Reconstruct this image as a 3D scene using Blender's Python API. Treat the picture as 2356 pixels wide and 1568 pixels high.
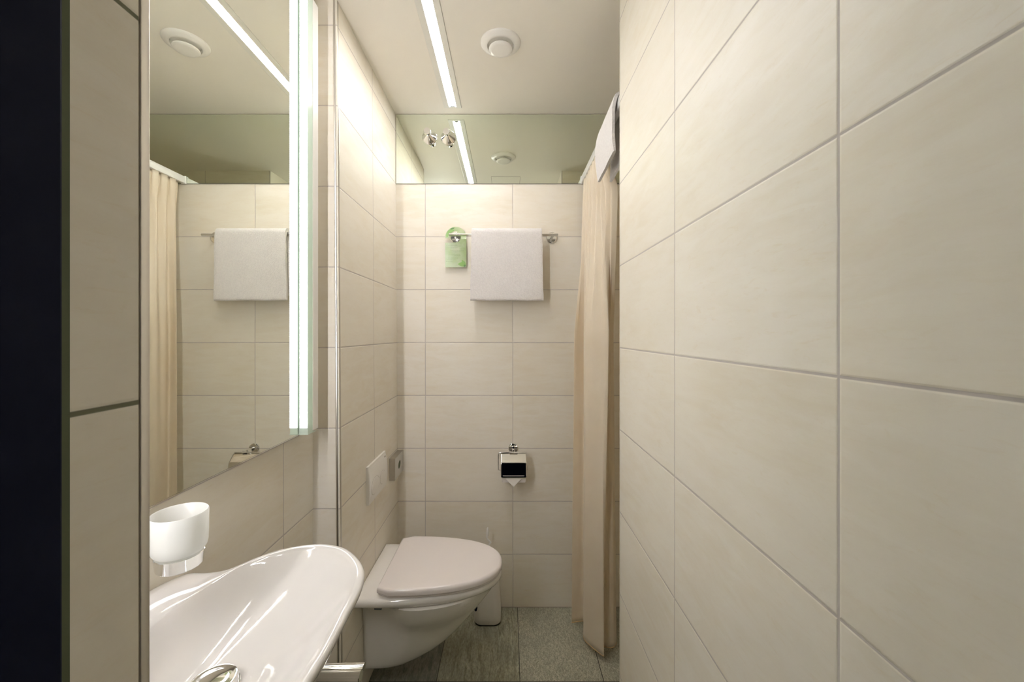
import bpy, bmesh, math, random
from mathutils import Vector, Matrix, noise
PI = math.pi
random.seed(7)
scene = bpy.context.scene
COL = scene.collection
for o in list(bpy.data.objects):
    bpy.data.objects.remove(o, do_unlink=True)

# ------------------------------------------------------------------ camera, world, exposure
CAMZ = 1.295
FPX = 936.0
cam_data = bpy.data.cameras.new('camera')
cam = bpy.data.objects.new('camera', cam_data)
COL.objects.link(cam)
cam.location = (0, 0, CAMZ)
cam.rotation_euler = (PI / 2, 0, 0)
cam_data.sensor_width = 36.0
cam_data.lens = FPX / 2356 * 36.0
cam_data.shift_x = 10 / 2356
cam_data.shift_y = -18 / 2356
cam_data.clip_start = 0.01
scene.camera = cam

world = bpy.data.worlds.new('world')
scene.world = world
world.use_nodes = True
world.node_tree.nodes['Background'].inputs[0].default_value = (0.02, 0.025, 0.04, 1)
world.node_tree.nodes['Background'].inputs[1].default_value = 0.3
scene.view_settings.view_transform = 'Standard'
scene.view_settings.look = 'None'
scene.view_settings.gamma = 1
scene.view_settings.exposure = 3.05
scene.cycles.max_bounces = 14
scene.cycles.diffuse_bounces = 8
scene.cycles.glossy_bounces = 8
scene.cycles.transmission_bounces = 8
scene.cycles.sample_clamp_indirect = 6.0
scene.cycles.use_denoising = True

TUBE_STRENGTH = 11.5
LAMP_STRENGTH = 1.5
NEAR_LAMP_STRENGTH = 10.2

# ------------------------------------------------------------------ helpers
def link(o):
    COL.objects.link(o); return o

def obj(name, bm, mats, parent=None, smooth=True, angle=35, doubles=True):
    me = bpy.data.meshes.new(name)
    if doubles:
        bmesh.ops.remove_doubles(bm, verts=bm.verts, dist=1e-6)
    bmesh.ops.recalc_face_normals(bm, faces=bm.faces)
    bm.to_mesh(me); bm.free()
    if not isinstance(mats, (list, tuple)): mats = [mats]
    for m in mats: me.materials.append(m)
    if smooth:
        me.polygons.foreach_set('use_smooth', [True] * len(me.polygons))
        try: me.set_sharp_from_angle(angle=math.radians(angle))
        except Exception: pass
    o = bpy.data.objects.new(name, me)
    link(o)
    if parent is not None:
        o.parent = parent
        o.matrix_parent_inverse = Matrix.Translation(-parent.location)
    return o

def thing(name, label, cat, loc=(0, 0, 0), group=None):
    o = bpy.data.objects.new(name, None)
    o.empty_display_size = 0.05
    o.location = loc
    link(o); return tag(o, label, cat, group)

def tag(o, label, cat, group=None):
    o['label'] = label; o['category'] = cat
    if group: o['group'] = group
    return o

def struct(name, bm, mats, **k):
    o = obj(name, bm, mats, smooth=k.pop('smooth', False), **k)
    o['kind'] = 'structure'
    return o

def add_box(bm, x0, x1, y0, y1, z0, z1, mi=0, faces=None):
    """faces: dict of side->material index; sides -x +x -y +y -z +z"""
    v = [bm.verts.new(p) for p in ((x0,y0,z0),(x1,y0,z0),(x1,y1,z0),(x0,y1,z0),(x0,y0,z1),(x1,y0,z1),(x1,y1,z1),(x0,y1,z1))]
    q = {'-z': (0,3,2,1), '+z': (4,5,6,7), '-y': (0,1,5,4), '+x': (1,2,6,5), '+y': (2,3,7,6), '-x': (3,0,4,7)}
    for k, idx in q.items():
        f = bm.faces.new([v[i] for i in idx]); f.material_index = (faces or {}).get(k, mi)
    return v

def box_bm(*a, bevel=0, segs=3, **k):
    bm = bmesh.new(); add_box(bm, *a, **k)
    if bevel:
        bmesh.ops.bevel(bm, geom=bm.edges[:], offset=bevel, segments=segs, profile=0.5, affect='EDGES')
    return bm

def frame(d):
    d = Vector(d).normalized()
    a = Vector((0, 0, 1)) if abs(d.z) < 0.9 else Vector((1, 0, 0))
    u = d.cross(a).normalized(); w = u.cross(d)
    return u, w

def add_lathe(bm, origin, axis, prof, n=48, mi=0, cap0=False, cap1=False, su=1, sw=1):
    """prof: list of (r, h) along axis"""
    o = Vector(origin); d = Vector(axis).normalized(); u, w = frame(d)
    rings = []
    for r, h in prof:
        if r < 1e-6:
            rings.append([bm.verts.new(o + d * h)])
        else:
            rings.append([bm.verts.new(o + d * h + u * (r * su * math.cos(2*PI*i/n)) + w * (r * sw * math.sin(2*PI*i/n))) for i in range(n)])
    loft(bm, rings, mi)
    for c, R in ((cap0, rings[0]), (cap1, rings[-1])):
        if c and len(R) > 2:
            f = bm.faces.new(R); f.material_index = mi
    return rings

def loft(bm, rings, mi=0, closed=True):
    for a, b in zip(rings, rings[1:]):
        n = max(len(a), len(b))
        for i in range(n if closed else n - 1):
            j = (i + 1) % n
            if len(a) == 1: vs = [a[0], b[j], b[i]]
            elif len(b) == 1: vs = [a[i], a[j], b[0]]
            else: vs = [a[i], a[j], b[j], b[i]]
            try:
                f = bm.faces.new(vs); f.material_index = mi
            except ValueError: pass

def add_tube(bm, pts, r, n=20, mi=0, cap=True):
    pts = [Vector(p) for p in pts]
    rings = []; prev = None
    for i, p in enumerate(pts):
        d = ((pts[min(i+1, len(pts)-1)] - p).normalized() + (p - pts[max(i-1, 0)]).normalized())
        if prev is None:
            u, w = frame(d)
        else:
            u = (prev - d.normalized() * prev.dot(d.normalized())).normalized(); w = d.normalized().cross(u)
        prev = u
        rings.append([bm.verts.new(p + u * (r*math.cos(2*PI*k/n)) + w * (r*math.sin(2*PI*k/n))) for k in range(n)])
    loft(bm, rings, mi)
    if cap:
        for R in (rings[0], rings[-1]):
            f = bm.faces.new(R); f.material_index = mi

def catmull(P, m, closed=False):
    P = [Vector(p) for p in P]; n = len(P); out = []
    segs = n if closed else n - 1
    for i in range(segs):
        g = (lambda k: P[k % n]) if closed else (lambda k: P[max(0, min(n-1, k))])
        p0, p1, p2, p3 = g(i-1), g(i), g(i+1), g(i+2)
        for k in range(m):
            t = k / m
            out.append(0.5 * ((2*p1) + (p2-p0)*t + (2*p0-5*p1+4*p2-p3)*t*t + (3*p1-p0-3*p2+p3)*t**3))
    if not closed: out.append(P[-1])
    return out

def resample(P, n, closed=False):
    Q = list(P) + ([P[0]] if closed else [])
    L = [0]
    for a, b in zip(Q, Q[1:]): L.append(L[-1] + (b-a).length)
    T = L[-1]; out = []; j = 0
    m = n if closed else n - 1
    for i in range(n):
        s = T * i / m
        while j < len(L) - 2 and L[j+1] < s: j += 1
        t = (s - L[j]) / max(1e-9, L[j+1] - L[j])
        out.append(Q[j].lerp(Q[j+1], min(1, t)))
    return out

# ------------------------------------------------------------------ materials
def srgb(r, g, b):
    f = lambda c: (c/255/12.92) if c/255 <= 0.04045 else ((c/255 + 0.055)/1.055) ** 2.4
    return (f(r), f(g), f(b), 1)

class NT:
    def __init__(s, name):
        s.mat = bpy.data.materials.new(name); s.mat.use_nodes = True
        s.t = s.mat.node_tree; s.t.nodes.clear()
        s.out = s.n('ShaderNodeOutputMaterial')
    def n(s, typ, **kw):
        nd = s.t.nodes.new(typ)
        for k, v in kw.items(): setattr(nd, k, v)
        return nd
    def l(s, a, b): s.t.links.new(a, b)
    def math(s, op, a, b=None, c=None):
        m = s.n('ShaderNodeMath', operation=op)
        for i, x in enumerate((a, b, c)):
            if x is None: continue
            if isinstance(x, (int, float)): m.inputs[i].default_value = x
            else: s.l(x, m.inputs[i])
        return m.outputs[0]
    def mix(s, fac, a, b, typ='MIX'):
        m = s.n('ShaderNodeMix', data_type='RGBA', blend_type=typ)
        for sock, x in ((m.inputs[0], fac), (m.inputs[6], a), (m.inputs[7], b)):
            if isinstance(x, (int, float)): sock.default_value = x
            elif isinstance(x, tuple): sock.default_value = x
            else: s.l(x, sock)
        return m.outputs[2]
    def ramp(s, fac, stops):
        r = s.n('ShaderNodeValToRGB'); e = r.color_ramp.elements
        while len(e) < len(stops): e.new(0.5)
        for el, (p, c) in zip(e, stops):
            el.position = p; el.color = c if isinstance(c, tuple) else (c, c, c, 1)
        s.l(fac, r.inputs[0]); return r.outputs[0]
    def noise(s, vec, scale, detail=3, rough=0.5, dist=0):
        nn = s.n('ShaderNodeTexNoise'); s.l(vec, nn.inputs['Vector'])
        nn.inputs['Scale'].default_value = scale; nn.inputs['Detail'].default_value = detail
        nn.inputs['Roughness'].default_value = rough; nn.inputs['Distortion'].default_value = dist
        return nn.outputs['Fac']
    def mapping(s, vec, scale=(1,1,1), rot=(0,0,0), loc=(0,0,0)):
        m = s.n('ShaderNodeMapping'); s.l(vec, m.inputs[0])
        m.inputs['Scale'].default_value = scale; m.inputs['Rotation'].default_value = rot; m.inputs['Location'].default_value = loc
        return m.outputs[0]
    def bsdf(s, **kw):
        b = s.n('ShaderNodeBsdfPrincipled')
        for k, v in kw.items():
            k = k.replace('_', ' ')
            if isinstance(v, (int, float, tuple)): b.inputs[k].default_value = v
            else: s.l(v, b.inputs[k])
        s.l(b.outputs[0], s.out.inputs[0]); return b
    def bump(s, h, strength=0.3, dist=0.001, normal=None):
        b = s.n('ShaderNodeBump'); s.l(h, b.inputs['Height'])
        b.inputs['Strength'].default_value = strength; b.inputs['Distance'].default_value = dist
        if normal is not None: s.l(normal, b.inputs['Normal'])
        return b.outputs[0]

def plain(name, color, rough=0.5, metal=0.0, bump=0.0, scale=60, coat=0.0, **kw):
    m = NT(name)
    g = m.n('ShaderNodeNewGeometry')
    nz = m.noise(g.outputs['Position'], scale, 3)
    c = m.mix(m.math('MULTIPLY', nz, 0.12), color, tuple([x*0.86 for x in color[:3]] + [1]))
    args = dict(Base_Color=c, Roughness=rough, Metallic=metal)
    if coat: args['Coat_Weight'] = coat; args['Coat_Roughness'] = 0.03
    if bump: args['Normal'] = m.bump(nz, bump, 0.002)
    args.update(kw)
    m.bsdf(**args)
    return m.mat

GROUT = 0.0030
def tile_mat(name, axis, u0, w=0.414, v0=0.0, h=0.25, base=(0.845, 0.803, 0.712, 1), grout=(0.57, 0.525, 0.49, 1), nodiv=False):
    m = NT(name)
    g = m.n('ShaderNodeNewGeometry')
    sep = m.n('ShaderNodeSeparateXYZ'); m.l(g.outputs['Position'], sep.inputs[0])
    u = sep.outputs[axis]; v = sep.outputs[2]
    un = m.math('DIVIDE', m.math('SUBTRACT', u, u0), w)
    vn = m.math('DIVIDE', m.math('SUBTRACT', v, v0), h)
    def edge(x, size):
        f = m.math('FRACT', x)
        return m.math('MULTIPLY', m.math('MINIMUM', f, m.math('SUBTRACT', 1.0, f)), size)
    d = m.math('MINIMUM', edge(un, w), edge(vn, h)) if not nodiv else edge(vn, h)
    mr = m.n('ShaderNodeMapRange', interpolation_type='SMOOTHSTEP')
    m.l(d, mr.inputs[0]); mr.inputs[1].default_value = GROUT/2 - 0.0004; mr.inputs[2].default_value = GROUT/2 + 0.0005
    mask = mr.outputs[0]                                   # 1 = tile
    mr2 = m.n('ShaderNodeMapRange', interpolation_type='SMOOTHSTEP')
    m.l(d, mr2.inputs[0]); mr2.inputs[1].default_value = GROUT/2 - 0.0008; mr2.inputs[2].default_value = GROUT/2 + 0.0022
    # per tile random offset
    cmb = m.n('ShaderNodeCombineXYZ'); m.l(m.math('FLOOR', un), cmb.inputs[0]); m.l(m.math('FLOOR', vn), cmb.inputs[1]); cmb.inputs[2].default_value = axis * 7.3
    wn = m.n('ShaderNodeTexWhiteNoise', noise_dimensions='3D'); m.l(cmb.outputs[0], wn.inputs['Vector'])
    off = m.n('ShaderNodeVectorMath', operation='MULTIPLY_ADD')
    m.l(wn.outputs['Color'], off.inputs[0]); off.inputs[1].default_value = (9, 9, 9); m.l(g.outputs['Position'], off.inputs[2])
    # streaks along the tile, slightly diagonal
    rot = (0, 0.35, 0) if axis == 0 else (-0.35, 0, 0)
    sc = (1.0, 1, 4.5) if axis == 0 else (1, 1.0, 4.5)
    vec = m.mapping(off.outputs[0], scale=sc, rot=rot)
    n1 = m.noise(vec, 7, 6, 0.62, 0.6)
    n2 = m.noise(m.mapping(off.outputs[0], scale=sc, rot=rot, loc=(3, 5, 1)), 26, 5, 0.7, 1.0)
    n3 = m.noise(off.outputs[0], 3.0, 2)
    dark = tuple([base[0]*0.93, base[1]*0.90, base[2]*0.84, 1])
    light = tuple([min(1, base[0]*1.03), min(1, base[1]*1.04), min(1, base[2]*1.07), 1])
    c = m.mix(m.ramp(n1, [(0.38, 0.0), (0.66, 1.0)]), base, dark)
    c = m.mix(m.ramp(n3, [(0.35, 0.0), (0.7, 0.8)]), c, light)
    c = m.mix(m.math('MULTIPLY', m.ramp(n2, [(0.56, 0.0), (0.72, 1.0)]), 0.35), c, (base[0]*0.88, base[1]*0.80, base[2]*0.66, 1))
    c = m.mix(m.math('MULTIPLY', wn.outputs['Value'], 0.35), c, dark)
    col = m.mix(mask, grout, c)
    rough = m.math('ADD', m.math('MULTIPLY', mask, -0.47), 0.85)
    rough = m.math('ADD', rough, m.math('MULTIPLY', n1, 0.08))
    hgt = m.math('ADD', mr2.outputs[0], m.math('MULTIPLY', n2, 0.03))
    m.bsdf(Base_Color=col, Roughness=rough, Normal=m.bump(hgt, 0.55, 0.0012), Specular_IOR_Level=0.5)
    return m.mat

def floor_mat():
    m = NT('slate_floor_tile')
    g = m.n('ShaderNodeNewGeometry')
    sep = m.n('ShaderNodeSeparateXYZ'); m.l(g.outputs['Position'], sep.inputs[0])
    w, h = 0.312, 0.62
    un = m.math('DIVIDE', m.math('SUBTRACT', sep.outputs[0], 0.046), w)
    vn = m.math('DIVIDE', m.math('SUBTRACT', sep.outputs[1], 1.513), h)
    def edge(x, s):
        f = m.math('FRACT', x); return m.math('MULTIPLY', m.math('MINIMUM', f, m.math('SUBTRACT', 1.0, f)), s)
    d = m.math('MINIMUM', edge(un, w), edge(vn, h))
    mr = m.n('ShaderNodeMapRange', interpolation_type='SMOOTHSTEP'); m.l(d, mr.inputs[0])
    mr.inputs[1].default_value = 0.0008; mr.inputs[2].default_value = 0.0018
    mask = mr.outputs[0]
    fu = m.math('FLOOR', un)
    cmb = m.n('ShaderNodeCombineXYZ'); m.l(fu, cmb.inputs[0]); m.l(m.math('FLOOR', vn), cmb.inputs[1]); cmb.inputs[2].default_value = 2.2
    wn = m.n('ShaderNodeTexWhiteNoise', noise_dimensions='3D'); m.l(cmb.outputs[0], wn.inputs['Vector'])
    off = m.n('ShaderNodeVectorMath', operation='MULTIPLY_ADD')
    m.l(wn.outputs['Color'], off.inputs[0]); off.inputs[1].default_value = (7, 7, 7); m.l(g.outputs['Position'], off.inputs[2])
    # grain along Y, wavy
    vec = m.mapping(off.outputs[0], scale=(1, 0.15, 1), rot=(0, 0, 0.14))
    veins = m.noise(vec, 75, 6, 0.68, 0.8)
    fine = m.noise(m.mapping(off.outputs[0], scale=(1, 0.35, 1)), 210, 3, 0.7)
    speck = m.noise(off.outputs[0], 330, 3, 0.75)
    big = m.noise(off.outputs[0], 9, 3)
    # slabs right of the centre joint are speckled, those left of it veined
    isright = m.math('GREATER_THAN', sep.outputs[0], 0.046)
    vr = m.ramp(veins, [(0.33, srgb(108, 108, 86)), (0.46, srgb(166, 164, 138)), (0.64, srgb(192, 190, 168))])
    sr = m.ramp(speck, [(0.35, srgb(138, 137, 118)), (0.5, srgb(186, 184, 164)), (0.68, srgb(216, 213, 196))])
    c = m.mix(isright, vr, sr)
    c = m.mix(m.ramp(fine, [(0.35, 0.55), (0.6, 0.0)]), c, srgb(92, 93, 78))
    c = m.mix(m.math('MULTIPLY', m.ramp(big, [(0.4, 0.0), (0.65, 1.0)]), 0.35), c, srgb(118, 122, 110))
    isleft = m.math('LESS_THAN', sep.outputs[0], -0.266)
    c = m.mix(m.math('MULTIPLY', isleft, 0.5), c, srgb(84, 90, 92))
    c = m.mix(mask, srgb(52, 52, 42), c)
    hgt = m.math('ADD', m.math('MULTIPLY', mask, 1.0), m.math('ADD', m.math('MULTIPLY', veins, 0.5), m.math('MULTIPLY', speck, 0.35)))
    m.bsdf(Base_Color=c, Roughness=0.55, Normal=m.bump(hgt, 0.6, 0.0012))
    return m.mat

M = {}
M['tile_back'] = tile_mat('tile_back_wall', 0, 0.0247)
M['tile_right'] = tile_mat('tile_right_wall', 1, 1.2495)
M['tile_rear_left'] = tile_mat('tile_boxed_wall', 1, 1.593)
M['tile_return'] = tile_mat('tile_return_wall', 0, -0.70, nodiv=True)
M['tile_left'] = tile_mat('tile_basin_wall', 1, 1.096)
M['tile_reveal'] = tile_mat('tile_reveal', 1, -0.137, nodiv=True, grout=(0.20, 0.20, 0.13, 1))
M['tile_shower'] = tile_mat('tile_shower', 0, 0.343)
M['floor'] = floor_mat()
M['paint'] = plain('ceiling_paint', (0.87, 0.833, 0.755, 1), 0.6, bump=0.05, scale=300)
M['hatchline'] = plain('joint_grey', (0.42, 0.38, 0.32, 1), 0.8)
M['chrome'] = plain('chrome', (0.88, 0.88, 0.87, 1), 0.06, 1.0)
M['steel'] = plain('brushed_steel', (0.60, 0.585, 0.55, 1), 0.28, 1.0, scale=400)
M['trim'] = plain('steel_trim', (0.62, 0.59, 0.54, 1), 0.30, 1.0)
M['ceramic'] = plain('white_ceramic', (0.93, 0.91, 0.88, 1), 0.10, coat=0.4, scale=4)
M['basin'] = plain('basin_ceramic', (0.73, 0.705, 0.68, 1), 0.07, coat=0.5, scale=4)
M['lid'] = plain('lid_plastic', (0.93, 0.875, 0.865, 1), 0.16, coat=0.2, scale=4)
M['plastic'] = plain('white_plastic', (0.89, 0.87, 0.83, 1), 0.28, scale=10)
M['darkgap'] = plain('dark_gap', (0.05, 0.045, 0.035, 1), 0.7)
M['bracket'] = plain('grey_bracket', (0.13, 0.16, 0.19, 1), 0.5)
M['navy'] = plain('navy_paint', (0.0010, 0.0040, 0.022, 1), 0.6, scale=20, Specular_IOR_Level=0.12)
M['seal'] = plain('grey_green_seal', (0.10, 0.12, 0.06, 1), 0.7)
M['rail'] = plain('white_rail', (0.82, 0.82, 0.80, 1), 0.25)
M['groutline'] = plain('grout', (0.40, 0.355, 0.30, 1), 0.85)

def mirror_mat(name, tint):
    m = NT(name)
    m.bsdf(Base_Color=tint, Roughness=0.003, Metallic=1.0)
    return m.mat
M['mirror'] = mirror_mat('mirror_glass', (0.90, 0.92, 0.85, 1))
M['mirror2'] = mirror_mat('mirror_glass_green', (0.82, 0.87, 0.765, 1))
M['mirror_edge'] = plain('mirror_edge', (0.10, 0.15, 0.10, 1), 0.15)

def emis(name, color, strength, ribs=None):
    m = NT(name)
    e = m.n('ShaderNodeEmission'); e.inputs[0].default_value = color; e.inputs[1].default_value = strength
    if ribs:
        g = m.n('ShaderNodeNewGeometry'); sep = m.n('ShaderNodeSeparateXYZ'); m.l(g.outputs['Position'], sep.inputs[0])
        s = m.math('SINE', m.math('MULTIPLY', sep.outputs[2], ribs))
        m.l(m.math('MULTIPLY', m.math('ADD', m.math('MULTIPLY', s, 0.35), 0.9), strength), e.inputs[1])
    m.l(e.outputs[0], m.out.inputs[0]); return m.mat
LIGHTC = (0.98, 0.955, 0.98, 1)
M['tube'] = emis('fluorescent_tube', LIGHTC, TUBE_STRENGTH)
M['lamp_strip'] = emis('lamp_tube_ribbed', LIGHTC, LAMP_STRENGTH, ribs=2*PI/0.006)

M['near_strip'] = emis('near_lamp_tube_ribbed', LIGHTC, NEAR_LAMP_STRENGTH, ribs=2*PI/0.006)

def acrylic():
    m = NT('frosted_acrylic')
    d = m.n('ShaderNodeBsdfDiffuse'); d.inputs[0].default_value = (0.80, 0.86, 0.78, 1)
    t = m.n('ShaderNodeBsdfTranslucent'); t.inputs[0].default_value = (0.80, 0.88, 0.82, 1)
    g = m.n('ShaderNodeBsdfGlossy'); g.inputs[0].default_value = (1, 1, 1, 1); g.inputs[1].default_value = 0.15
    a = m.n('ShaderNodeMixShader'); a.inputs[0].default_value = 0.35; m.l(d.outputs[0], a.inputs[1]); m.l(t.outputs[0], a.inputs[2])
    b = m.n('ShaderNodeMixShader'); b.inputs[0].default_value = 0.06; m.l(a.outputs[0], b.inputs[1]); m.l(g.outputs[0], b.inputs[2])
    m.l(b.outputs[0], m.out.inputs[0]); return m.mat
M['acrylic'] = acrylic()

def frosted_glass():
    m = NT('frosted_glass')
    g = m.n('ShaderNodeNewGeometry')
    d = m.n('ShaderNodeBsdfDiffuse'); d.inputs[0].default_value = (0.90, 0.90, 0.88, 1)
    t = m.n('ShaderNodeBsdfTranslucent'); t.inputs[0].default_value = (0.95, 0.95, 0.93, 1)
    tr = m.n('ShaderNodeBsdfTransparent'); tr.inputs[0].default_value = (0.97, 0.98, 0.97, 1)
    gl = m.n('ShaderNodeBsdfGlossy'); gl.inputs[1].default_value = 0.3
    a = m.n('ShaderNodeMixShader'); a.inputs[0].default_value = 0.5; m.l(d.outputs[0], a.inputs[1]); m.l(t.outputs[0], a.inputs[2])
    b = m.n('ShaderNodeMixShader'); b.inputs[0].default_value = 0.22; m.l(a.outputs[0], b.inputs[1]); m.l(tr.outputs[0], b.inputs[2])
    c = m.n('ShaderNodeMixShader'); c.inputs[0].default_value = 0.05; m.l(b.outputs[0], c.inputs[1]); m.l(gl.outputs[0], c.inputs[2])
    m.l(c.outputs[0], m.out.inputs[0]); return m.mat
M['frosted'] = frosted_glass()

def curtain_mat(name, c1, tr=0.35):
    m = NT(name)
    tc = m.n('ShaderNodeTexCoord')
    g = m.n('ShaderNodeNewGeometry')
    n = m.noise(g.outputs['Position'], 9, 4)
    wv = m.noise(m.mapping(g.outputs['Position'], scale=(1, 1, 0.4)), 900, 2)
    col = m.mix(n, c1, tuple([c1[0]*0.94, c1[1]*0.90, c1[2]*0.84, 1]))
    nb = m.bump(m.math('ADD', m.math('MULTIPLY', n, 3.0), m.math('MULTIPLY', wv, 0.1)), 0.12, 0.004)
    d = m.n('ShaderNodeBsdfPrincipled'); m.l(col, d.inputs['Base Color']); d.inputs['Roughness'].default_value = 0.55; m.l(nb, d.inputs['Normal'])
    d.inputs['Sheen Weight'].default_value = 0.2
    t = m.n('ShaderNodeBsdfTranslucent'); m.l(col, t.inputs[0])
    a = m.n('ShaderNodeMixShader'); a.inputs[0].default_value = tr; m.l(d.outputs[0], a.inputs[1]); m.l(t.outputs[0], a.inputs[2])
    m.l(a.outputs[0], m.out.inputs[0]); return m.mat
M['curtain'] = curtain_mat('peach_curtain_fabric', (0.95, 0.885, 0.765, 1))
M['hem'] = curtain_mat('hem_stitching', (0.80, 0.58, 0.32, 1), 0.15)

def terry(name, col):
    m = NT(name)
    g = m.n('ShaderNodeNewGeometry')
    v = m.n('ShaderNodeTexVoronoi'); m.l(g.outputs['Position'], v.inputs['Vector']); v.inputs['Scale'].default_value = 420
    n = m.noise(g.outputs['Position'], 130, 4, 0.7)
    n2 = m.noise(g.outputs['Position'], 30, 3)
    h = m.math('ADD', m.math('MULTIPLY', v.outputs['Distance'], 0.6), m.math('ADD', n, m.math('MULTIPLY', n2, 0.8)))
    c = m.mix(m.ramp(n, [(0.35, 0.6), (0.6, 0.0)]), col, tuple([x*0.88 for x in col[:3]] + [1]))
    m.bsdf(Base_Color=c, Roughness=0.95, Normal=m.bump(h, 0.85, 0.003), Sheen_Weight=0.35)
    return m.mat
M['towel'] = terry('white_terry', (0.86, 0.83, 0.815, 1))
M['paper'] = plain('tissue_paper', (0.92, 0.88, 0.85, 1), 0.9, bump=0.2, scale=300)
def card_mat():
    m = NT('green_card_print')
    g = m.n('ShaderNodeNewGeometry')
    n = m.noise(g.outputs['Position'], 14, 3)
    c = m.ramp(n, [(0.35, srgb(158, 180, 124)), (0.5, srgb(172, 191, 142)), (0.68, srgb(196, 207, 172))])
    m.bsdf(Base_Color=c, Roughness=0.22, Coat_Weight=0.4)
    return m.mat
M['card'] = card_mat()
M['leaf'] = plain('card_leaf_print', srgb(128, 172, 84), 0.25)
M['leafdark'] = plain('card_dark_leaf_print', srgb(84, 130, 58), 0.25)
M['print'] = plain('card_text_print', srgb(128, 152, 104), 0.3)

# ------------------------------------------------------------------ room shell
Y_BACK = 1.924; CEIL = CAMZ + 1.034
XR = 0.343; YR = 1.248
XL = -0.604; Y_RET = 1.262
def xt(z): return -0.5241 - 0.0061 * (z - CAMZ)      # boxed wall leans a little
XS = 1.16                                            # shower side wall

struct('floor', box_bm(-1.3, 1.4, -1.6, 2.1, -0.06, 0.0), M['floor'])
# ceiling with a slot for the tube light
SX0, SX1, SY0, SY1 = -0.291, -0.211, 0.968, 1.868
bm = bmesh.new()
for a in ((-1.3, SX0, -1.6, 2.1), (SX1, 1.4, -1.6, 2.1), (SX0, SX1, -1.6, SY0), (SX0, SX1, SY1, 2.1)):
    add_box(bm, a[0], a[1], a[2], a[3], CEIL, CEIL + 0.08)
struct('ceiling', bm, M['paint'], doubles=False)
struct('wall_back', box_bm(-1.3, 1.4, Y_BACK, 2.1, 0, CEIL), M['tile_back'])
struct('wall_right', box_bm(XR, 1.4, -0.12, YR, 0, CEIL, faces={'-x': 0, '+y': 1, '-y': 1, '+x': 0}), [M['tile_right'], M['tile_shower']])
struct('wall_shower_side', box_bm(XS, 1.4, YR, Y_BACK, 0, CEIL), M['tile_rear_left'])
bm = bmesh.new()
v = add_box(bm, -1.3, -0.53, Y_RET, Y_BACK, 0, CEIL, faces={'-y': 1})
for i in (1, 2): v[i].co.x = xt(0)
for i in (5, 6): v[i].co.x = xt(CEIL)
struct('wall_left_rear', bm, [M['tile_rear_left'], M['tile_return']])
struct('wall_left', box_bm(-1.3, XL, 0.283, Y_RET, 0, CEIL), M['tile_left'])
struct('wall_front', box_bm(-1.3, -0.241, 0.2235, 0.2655, 0, CEIL), M['tile_reveal'])
bm = box_bm(-1.3, -0.257, 0.2655, 0.283, 0, CEIL)
struct('trim_5', bm, M['darkgap'])
# navy door frame and hall behind the camera
struct('trim_3', box_bm(-0.44, -0.2405, 0.2192, 0.2235, 0, CEIL), M['seal'])
struct('door_1', box_bm(-0.44, -0.2385, -0.10, 0.2188, 0, CEIL, bevel=0.002), M['navy'])
struct('wall_hall_left', box_bm(-1.3, -1.2, -1.5, -0.0, 0, CEIL), M['navy'])
struct('wall_hall_front', box_bm(-1.3, -0.44, -0.10, 0.2235, 0, CEIL), M['navy'])
struct('wall_hall_right', box_bm(1.2, 1.3, -1.5, -0.12, 0, CEIL), M['navy'])
struct('wall_hall_rear', box_bm(-1.3, 1.3, -1.6, -1.5, 0, CEIL), M['navy'])

def quarter_trim(name, cx, cy, r, a0, a1, x_of_z=None, n=10):
    """rounded metal edge profile, centre (cx,cy), arc a0..a1"""
    bm = bmesh.new(); rings = []
    for z in (0.0, CEIL):
        sh = (x_of_z(z) - x_of_z(CAMZ)) if x_of_z else 0
        pts = [(cx + sh + r*math.cos(a0 + (a1-a0)*i/n), cy + r*math.sin(a0 + (a1-a0)*i/n), z) for i in range(n+1)]
        pts.append((cx + sh, cy, z))
        rings.append([bm.verts.new(p) for p in pts])
    loft(bm, rings)
    for R in rings: bm.faces.new(R)
    return struct(name, bm, M['trim'], smooth=True)
rr = 0.0105
quarter_trim('trim_1', xt(CAMZ) - rr + 0.0012, Y_RET + rr - 0.0012, rr, -PI/2 - 0.15, 0.15, xt)
quarter_trim('trim_2', XR + 0.0055, YR - 0.0055, 0.006, PI/2 - .1, PI + .1)
struct('trim_4', box_bm(-0.257, -0.2410, 0.2668, 0.2748, 0, CEIL, bevel=0.0014), M['trim'], smooth=True)

# thin pale joint at floor / back wall
struct('trim_6', box_bm(-0.52, XS, Y_BACK - 0.002, Y_BACK, 0, 0.0025), M['groutline'])
# ceiling inspection hatch (seen only in the strip mirror)
bm = bmesh.new()
hx0, hx1, hy0, hy1 = -0.11, 0.084, 0.78, 1.15
for a in ((hx0, hx1, hy0, hy0+.002), (hx0, hx1, hy1-.002, hy1), (hx0, hx0+.002, hy0, hy1), (hx1-.002, hx1, hy0, hy1)):
    add_box(bm, a[0], a[1], a[2], a[3], CEIL - 0.0008, CEIL + 0.0005)
add_box(bm, hx0 + .002, hx1 - .002, hy0 + .002, hy1 - .002, CEIL - 0.0006, CEIL + 0.0005, mi=1)
h = tag(obj('ceiling_hatch', bm, [M['hatchline'], M['paint']], smooth=False, doubles=False),
        'flush square inspection hatch in the ceiling, mirrored in the strip under the ceiling', 'hatch')

# ------------------------------------------------------------------ ceiling tube light
t = thing('ceiling_light', 'long recessed fluorescent tube light in the ceiling beside the air vent', 'light', (-0.251, 1.27, CEIL))
TX = -0.251; TZ = CEIL + 0.0055
bm = bmesh.new()
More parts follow.
